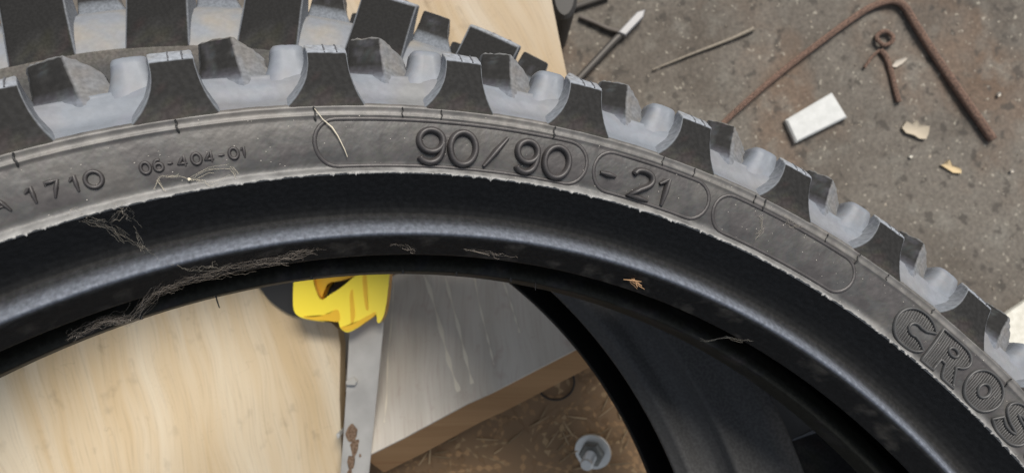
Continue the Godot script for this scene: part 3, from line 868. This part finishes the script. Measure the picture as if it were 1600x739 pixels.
# ------------------------------------------------------------------ handsaw
func build_saw() -> void:
	var h := 0.152
	var yellow := plain(Color(0.95, 0.76, 0.06), 0.3)
	yellow.clearcoat_enabled = true; yellow.clearcoat = 0.3; yellow.clearcoat_roughness = 0.2
	var amber := plain(Color(0.78, 0.47, 0.03), 0.35)
	var black := plain(Color(0.02, 0.02, 0.02), 0.5)
	var saw := thing("handsaw", "handsaw with a yellow plastic handle and rust-spotted grey blade", "saw")
	var m := Mesh3.new()
	# blade
	slab(m, poly_px([548, 470, 602, 440, 598, 520, 590, 600, 582, 680, 574, 760, 566, 900, 520, 900, 530, 760, 536, 680, 541, 600], h), h - 0.0012, h, 0.0002)
	var steel := grainy(Color(0.38, 0.37, 0.35), Color(0.47, 0.46, 0.435), Vector3(5, 5, 5), 0.5, 81, 0.0, 6, 0.006)
	steel.metallic = 0.15
	part("blade", m, steel, saw)
	m = Mesh3.new()
	for q in [[549, 678, 9, 14], [553, 700, 8, 16], [548, 722, 6, 13], [545, 742, 5, 12], [558, 690, 3, 4], [562, 712, 2, 3]]:
		var bl := []
		for i in 14: bl += [q[0] + cos(TAU * i / 14) * q[2] * rng.randf_range(0.6, 1.15), q[1] + sin(TAU * i / 14) * q[3] * rng.randf_range(0.6, 1.15)]
		slab(m, poly_px(bl, h + 0.0006), h - 0.0002, h + rng.randf_range(0.0002, 0.0005), 0.0001)
	part("rust_patch", m, grainy(Color(0.20, 0.12, 0.07), Color(0.42, 0.29, 0.2), Vector3.ONE * 40.0, 0.9, 83, 0.05), saw)
	# handle: amber body, yellow rim pieces and ribs
	var body := func(pts: Array, lo: float, hi: float, ch: float, mat: Material, called: String) -> void:
		var mm := Mesh3.new()
		var o := PackedVector2Array()
		var raw := []
		for k in range(0, pts.size(), 2): raw.append(flat_at(pts[k], pts[k + 1], hi))
		o = smooth_line(raw, 4, true)
		slab(mm, o, lo, hi, ch)
		part(called, mm, mat, saw)
	yellow.vertex_color_use_as_albedo = true
	body.call([468, 395, 500, 398, 540, 398, 568, 396, 560, 426, 534, 438, 514, 442, 506, 455, 501, 468, 492, 470, 484, 440], h - 0.006, h + 0.006, 0.003, amber, "grip_inner")
	var rim := Mesh3.new()
	var outer := [462, 395, 458, 440, 457, 470, 459, 486, 466, 494, 480, 499, 500, 502, 520, 502, 528, 503, 531, 512, 538, 518, 547, 518, 566, 507, 586, 492, 589, 503, 594, 503, 601, 486, 606, 450, 611, 395]
	var hole := [570, 395, 560, 424, 546, 438, 530, 451, 514, 461, 504, 468, 498, 465, 491, 448, 487, 425, 486, 395]
	var op := PackedVector2Array(); 
	for q in [outer, hole]:
		var raw := []
		for k in range(0, q.size(), 2): raw.append(flat_at(q[k], q[k + 1], h + 0.014))
		op.append_array(smooth_line(raw, 7))
	slab(rim, op, h, h + 0.014, 0.0022, 0.0, Color.WHITE, Color(0.85, 0.52, 0.4))
	part("handle_frame", rim, yellow, saw)
	body.call([474, 494, 490, 495, 510, 491, 527, 484, 529, 502, 510, 501, 490, 500, 478, 497], h + 0.006, h + 0.0146, 0.0012, amber, "grip_shadow_band")
	body.call([546, 462, 550, 452, 552, 470, 554, 490, 552, 502, 548, 504, 547, 485], h + 0.006, h + 0.0145, 0.0008, amber, "groove")  # raised amber strips; their darker colour stands in for shade in the grooves
	body.call([566, 434, 571, 426, 573, 445, 574, 470, 575, 484, 571, 482, 568, 462], h + 0.006, h + 0.0145, 0.0008, amber, "groove")
	body.call([532, 511, 546, 508, 566, 498, 585, 488, 584, 494, 566, 506, 547, 516, 538, 516], h + 0.004, h + 0.0146, 0.001, amber, "handle_foot")
	body.call([392, 420, 470, 390, 570, 390, 566, 470, 530, 490, 470, 496, 434, 480, 410, 456], h - 0.03, h - 0.008, 0.002, black, "black_grip_hole_shade")  # black grip, extended below the handle hole to stand in for its shade
	# chips of white paint
	m = Mesh3.new(); slab(m, poly_px([540, 596, 553, 590, 558, 596, 554, 602, 541, 601], h + 0.002), h + 0.001, h + 0.003, 0.0003)
	tag(part("paint_chip", m, plain(Color(0.42, 0.41, 0.38), 0.6)), "pale flake lying across the saw blade", "flake")
	m = Mesh3.new(); slab(m, poly_px([524, 679, 529, 676, 530, 683, 526, 687], h + 0.002), h - 0.02, h + 0.001, 0.0003)
	tag(part("paint_chip", m, plain(Color(0.44, 0.44, 0.42), 0.6)), "white crumb at the plywood edge beside the saw's rust spot", "flake")

# ------------------------------------------------------------------ things on the floor
func floor_line(pts: Array, lift: float) -> PackedVector3Array:
	var raw := []
	for k in range(0, pts.size(), 2): raw.append(flat_at(pts[k], pts[k + 1], lift))
	var o := PackedVector3Array()
	for q in smooth_line(raw, 8): o.append(Vector3(q.x, lift + 0.0006, q.y))
	return o

func build_floor_things() -> void:
	var rust := grainy(Color(0.05, 0.03, 0.022), Color(0.27, 0.165, 0.12), Vector3.ONE * 14.0, 0.85, 91, 0.08, 6, 0.03)
	var m := Mesh3.new()
	tube(m, floor_line([1120, 203, 1150, 174, 1210, 122, 1270, 75, 1330, 31, 1360, 12, 1385, 3, 1402, 3, 1415, 12, 1432, 40, 1465, 92, 1510, 158, 1538, 198, 1552, 218], 0.004), PackedFloat32Array(taper(105, 0.0026, 0.0042)), 10)
	tag(part("bent_rod", m, rust), "long rusty steel rod bent into a right angle on the floor", "rod")
	var pin := thing("eye_pin", "small rusty eye pin with split legs, inside the bend of the rod", "pin")
	m = Mesh3.new(); var rg := PackedVector3Array(); var c := on(1383, 60, 0.003)
	for i in 20: rg.append(c + Vector3(cos(TAU * i / 20) * 0.0075, 0.001 + 0.001 * sin(i), sin(TAU * i / 20) * 0.0065))
	tube(m, rg, 0.0021, 8, Color.WHITE, true); part("eye", m, rust, pin)
	m = Mesh3.new(); tube(m, floor_line([1376, 78, 1386, 92, 1394, 118, 1400, 142, 1405, 160], 0.002), 0.0026, 8); part("leg", m, rust, pin)
	m = Mesh3.new(); tube(m, floor_line([1376, 78, 1364, 88, 1351, 106], 0.002), 0.0013, 8); part("leg", m, rust, pin)
	# white block
	m = Mesh3.new()
	slab(m, poly_px([1229, 187, 1302, 144, 1326, 183, 1245, 223], 0.007), 0.0008, 0.007, 0.0016, 0.0, Color(1, 1, 1))
	var wm := grainy(Color(0.37, 0.38, 0.375), Color(0.42, 0.43, 0.425), Vector3.ONE * 9.0, 0.3, 95)
	tag(part("white_block", m, wm), "small shiny white block on the brown floor", "block")
	# rods and slivers
	m = Mesh3.new(); tube(m, floor_line([1020, 109, 1080, 85, 1140, 62, 1178, 45], 0.002), PackedFloat32Array(taper(25, 0.0007, 0.0022)), 8)
	tag(part("wire_nail", m, grainy(Color(0.1, 0.085, 0.065), Color(0.19, 0.165, 0.13), Vector3.ONE * 30.0, 0.7, 97)), "thin tapering brown-grey nail on the floor above the tyre", "nail")
	var tool := thing("scraper", "dark steel scraper bar with a pale flat tip", "tool")
	m = Mesh3.new(); tube(m, floor_line([900, 128, 930, 96, 962, 62, 985, 42], 0.004), 0.0036, 8); part("shaft", m, plain(Color(0.06, 0.055, 0.05), 0.5, 0.4), tool)
	m = Mesh3.new(); slab(m, poly_px([966, 50, 996, 18, 1009, 14, 1006, 26, 978, 55], 0.010), 0.0015, 0.010, 0.001); part("flat_tip", m, plain(Color(0.22, 0.22, 0.225), 0.5, 0.2), tool)
	m = Mesh3.new(); tube(m, floor_line([905, 26, 930, 36, 950, 45, 968, 50], 0.003), 0.0024, 8)
	tag(part("short_rod", m, plain(Color(0.07, 0.06, 0.052), 0.7, 0.2)), "short dark rod touching the scraper's pale tip", "rod")
	m = Mesh3.new(); tube(m, floor_line([890, 14, 920, 4, 950, -6], 0.003), 0.0032, 8)
	tag(part("steel_bar", m, plain(Color(0.05, 0.045, 0.04), 0.7, 0.2)), "dark bar end at the top beside the cream board", "bar")
	# dark rubber foot beside the board
	m = Mesh3.new(); var fo := PackedVector2Array(); var fc := flat_at(876, 20, 0.05)
	for i in 24: fo.append(fc + Vector2(cos(TAU * i / 24) * 0.011, sin(TAU * i / 24) * 0.019))
	slab(m, fo, 0.001, 0.09, 0.003)
	tag(part("rubber_stop", m, plain(Color(0.018, 0.017, 0.016), 0.6)), "black rubber stop beside the cream board's right edge", "rubber stop")
	# scraps
	var flake := func(px: Array, lift: float, col: Color, called: String, label: String, cat: String) -> void:
		var mm := Mesh3.new(); var o := poly_px(px, lift)
		var mid := Vector2.ZERO
		for q in o: mid += q
		mid /= o.size()
		var ctr := mm.p(Vector3(mid.x, lift + 0.0015, mid.y), Color.WHITE)
		var f := mm.v.size()
		for q in o: mm.p(Vector3(q.x, lift + 0.0006 + rng.randf() * 0.002, q.y))
		mm.fan(f, o.size(), ctr)
		var f2 := mm.v.size()
		for q in o: mm.p(Vector3(q.x, lift * 0.3, q.y))
		for i in o.size():
			var i2 := (i + 1) % o.size(); mm.quad(f + i, f + i2, f2 + i2, f2 + i)
		tag(part(called, mm, plain(col, 0.85)), label, cat)
	flake.call([1409, 200, 1416, 190, 1424, 194, 1432, 188, 1438, 195, 1452, 198, 1450, 210, 1446, 218, 1436, 217, 1428, 212, 1415, 208], 0.0012, Color(0.30, 0.26, 0.2), "paper_scrap", "crumpled beige paper scrap between rod end and white block", "scrap")
	flake.call([1470, 258, 1477, 256, 1483, 250, 1486, 254, 1487, 259, 1502, 264, 1502, 271, 1490, 270], 0.0012, Color(0.4, 0.31, 0.18), "dry_leaf", "curled tan leaf bit below the paper scrap", "leaf")
	flake.call([1394, 104, 1400, 95, 1414, 90, 1418, 92, 1410, 100, 1400, 106], 0.001, Color(0.32, 0.29, 0.25), "wood_chip", "pale wood chip beside the eye pin's leg", "chip")
	flake.call([1420, 245, 1422, 242, 1427, 243, 1425, 247, 1421, 247], 0.001, Color(0.42, 0.4, 0.35), "stone_chip", "tiny white chip left of the tan leaf", "chip")
	flake.call([1559, 148, 1562, 144, 1565, 146, 1564, 150, 1560, 151], 0.002, Color(0.4, 0.37, 0.32), "pebble", "small pale pebble right of the bent rod", "pebble")
	flake.call([1579, 267, 1582, 265, 1584, 268, 1581, 270], 0.0015, Color(0.52, 0.48, 0.42), "pebble", "tiny pale pebble at the right edge above the white sheet", "pebble")
	# white sheet at the right edge
	m = Mesh3.new(); slab(m, poly_px([1552, 508, 1578, 488, 1605, 470, 1700, 430, 1760, 760, 1330, 790, 1312, 735, 1330, 640], 0.006), 0.001, 0.006, 0.001)
	tag(part("white_sheet", m, grainy(Color(0.40, 0.39, 0.34), Color(0.50, 0.49, 0.44), Vector3.ONE * 9.0, 0.7, 99)), "off-white sheet sticking out behind the tyre at right", "sheet")
	m = Mesh3.new(); slab(m, poly_px([990, 612, 1003, 612, 1016, 646, 1004, 648], 0.20), 0.199, 0.20, 0.0002)
	tag(part("paper_slip", m, plain(Color(0.42, 0.40, 0.36), 0.8)), "small white paper slip caught inside the lower tyre", "paper")
	# grit
	var g := Mesh3.new(); var f := g.v.size()
	for q in [Vector3(1, 0, 0), Vector3(0.2, 0, 1), Vector3(-1, 0, 0.3), Vector3(-0.1, 0, -0.9)]: g.p(q)
	g.fan(f, 4, g.p(Vector3(0.1, 0.8, 0)))
	var mm := MultiMesh.new(); mm.transform_format = MultiMesh.TRANSFORM_3D; mm.use_colors = true; mm.mesh = g.mesh(); mm.instance_count = 900
	for i in 900:
		var s := rng.randf_range(0.0003, 0.001) * (1.8 if rng.randf() < 0.06 else 1.0)
		mm.set_instance_transform(i, Transform3D(Basis(Vector3.UP, rng.randf() * TAU).scaled(Vector3(s, s * 0.6, s)), Vector3(rng.randf_range(-0.05, 0.6), 0.0003, rng.randf_range(-0.34, 0.2))))
		mm.set_instance_color(i, Color(0.08, 0.065, 0.05).lerp(Color(0.42, 0.37, 0.3), rng.randf() * rng.randf()))
	var mi := MultiMeshInstance3D.new(); mi.name = "grit"; mi.multimesh = mm; add_child(mi)
	var gm := StandardMaterial3D.new(); gm.vertex_color_use_as_albedo = true; gm.roughness = 0.9
	mi.material_override = gm
	tag(mi, "fine sandy grit scattered over the concrete floor", "grit", "", "stuff")

func taper(n: int, a: float, b: float) -> Array:
	var o := []
	for i in n: o.append(lerpf(a, b, float(i) / (n - 1)))
	return o

# ------------------------------------------------------------------ webs, straw, hair (all in the front tyre's own axes)
func build_webs() -> void:
	var web := plain(Color(0.34, 0.31, 0.26), 0.9)
	var brown := plain(Color(0.36, 0.31, 0.26), 0.95)
	for wm in [web, brown]:
		wm.transparency = BaseMaterial3D.TRANSPARENCY_ALPHA; wm.albedo_color.a = 0.34
	var pale := plain(Color(0.46, 0.42, 0.33), 0.8)
	var fibres := func(m: Mesh3, path: Array, count: int, spread: float, rad: float, reach: float) -> void:
		var pts := PackedVector3Array()
		for q in path: pts.append(polar(q[0], q[1] * 0.001, q[2] * 0.001))
		for i in count:
			var a := rng.randf() * (pts.size() - 1); var l := rng.randf_range(0.3, 1.0) * reach
			var line := PackedVector3Array()
			var off := Vector3(rng.randfn(), rng.randfn(), rng.randfn()) * spread
			for s in 11:
				var w := clampf(a + l * (s / 10.0 - 0.5), 0.0, pts.size() - 1.001)
				var k := int(w)
				off += Vector3(rng.randfn(), rng.randfn(), rng.randfn()) * spread * 0.55
				line.append(pts[k].lerp(pts[k + 1], w - k) + off)
			tube(m, line, rad * rng.randf_range(0.5, 1.3), 3)
	var m := Mesh3.new()
	fibres.call(m, [[113.2, 262.0, -22], [111, 263.0, -20], [109.5, 261.5, -24], [107.5, 264.5, -12], [105.5, 265.3, -9], [102.5, 265.5, -8], [99.5, 265.6, -8], [97, 266, -6]], 240, 0.0007, 0.00004, 1.3)
	tag(tagged(m, "cobweb", brown), "dusty brown cobweb strung along the tyre's left inner edge", "cobweb")
	m = Mesh3.new()
	fibres.call(m, [[110.0, 285, 18], [108.6, 281, 10], [107.6, 275, 4], [106.5, 270, 2], [105.0, 266, -2], [104.0, 265, -5], [102.5, 265.5, -6]], 34, 0.0006, 0.000045, 1.4)
	fibres.call(m, [[107.6, 282.5, 18], [107.4, 279, 10], [107.2, 274, 3]], 12, 0.0005, 0.00006, 1.0)
	fibres.call(m, [[109.5, 282.5, 17], [108.5, 280.5, 11], [107.5, 282, 16]], 16, 0.0005, 0.00006, 1.0)
	tag(tagged(m, "cobweb", web), "grey cobweb strands crossing the bead near the four digits", "cobweb")
	m = Mesh3.new()
	for pth in [[[105.6, 285.2, 17.5], [105.2, 287.8, 18.9], [104.2, 287.2, 18.8], [103.7, 285.9, 18.0]], [[103.7, 285.9, 18.0], [102.6, 287.6, 19], [101.3, 287.2, 19]], [[103.7, 285.9, 18.0], [102.9, 284.9, 17.6], [102.7, 283, 18.2], [101.5, 284.2, 18]], [[105.3, 287, 18.4], [105.1, 284, 17.4]], [[101.3, 287.2, 19], [101.1, 285, 17.6]]]:
		fibres.call(m, pth, 5, 0.00018, 0.00005, 2.2)
	bump(m, polar(103.7, 0.2859, 0.0181), 0.0006)
	tag(tagged(m, "spider_husk", pale), "pale dried spider husk on the sidewall under the small digits", "spider husk")
	m = Mesh3.new(); tube(m, PackedVector3Array([polar(96.1, .3020, .0236), polar(95.7, .2985, .0230), polar(95.2, .2960, .0222), polar(94.9, .2935, .0213), polar(94.55, .2895, .0198), polar(94.4, .2872, .0188)]), PackedFloat32Array([.0001, .00015, .0003, .0002, .00015, .0001]), 6)
	tag(tagged(m, "dry_stalk", pale), "thin pale plant stalk stuck across the tyre's sidewall border", "stalk")
	m = Mesh3.new()
	for i in 10:
		var a := rng.randf_range(70.1, 71.3); var c := polar(a, rng.randf_range(.2645, .2665), rng.randf_range(-.010, -.005)); var d := Vector3(0.75, rng.randf_range(-.2, .3), 0.62).rotated(Vector3.UP, rng.randf_range(-0.5, 0.5)) * rng.randf_range(0.0015, 0.0048)
		tube(m, PackedVector3Array([c - d, c + Vector3(0, 0.0003, 0), c + d]), PackedFloat32Array([0.0001, 0.0003, 0.00015]), 4)
	tag(tagged(m, "straw_tuft", plain(Color(0.42, 0.25, 0.13), 0.85)), "little tuft of brown straw caught on the bead", "straw")
	m = Mesh3.new()
	fibres.call(m, [[59.0, 264, -14], [60.2, 264, -18], [60.8, 262.8, -28], [61.3, 262.8, -29]], 12, 0.0002, 0.00009, 2.0)
	fibres.call(m, [[58.0, 265.5, -9], [59.2, 264.5, -13], [60.0, 264.2, -16]], 6, 0.0002, 0.00007, 2.0)
	tag(tagged(m, "cobweb", web), "short pale thread of web low in the tyre's right inner side", "cobweb")
	m = Mesh3.new()
	fibres.call(m, [[92.4, 265.2, -9], [91.0, 266, -5], [90, 265.6, -7], [88.9, 265, -10]], 14, 0.0006, 0.00008, 1.6)
	fibres.call(m, [[85.5, 265.6, -8], [83.5, 265.4, -9], [82.5, 265, -10], [81.3, 265.6, -8]], 22, 0.0004, 0.0001, 1.6)
	tag(tagged(m, "cobweb", brown), "faint brown web on the bead above the yellow handle", "cobweb")
	m = Mesh3.new()
	fibres.call(m, [[64.9, 297, 21.8], [64.2, 296, 21.6], [63.7, 292, 20.2], [64.2, 288.5, 18.8]], 16, 0.0004, 0.00007, 2.0)
	fibres.call(m, [[62.6, 300, 23], [61.8, 298.5, 22.4], [61.2, 299, 22.4]], 14, 0.0004, 0.00007, 1.4)
	tag(tagged(m, "cobweb", web), "white wisp of web on the empty raised border", "cobweb")

func tagged(m: Mesh3, called: String, mat: Material) -> MeshInstance3D:
	var o := part(called, m, mat)
	o.transform = ftr
	return o
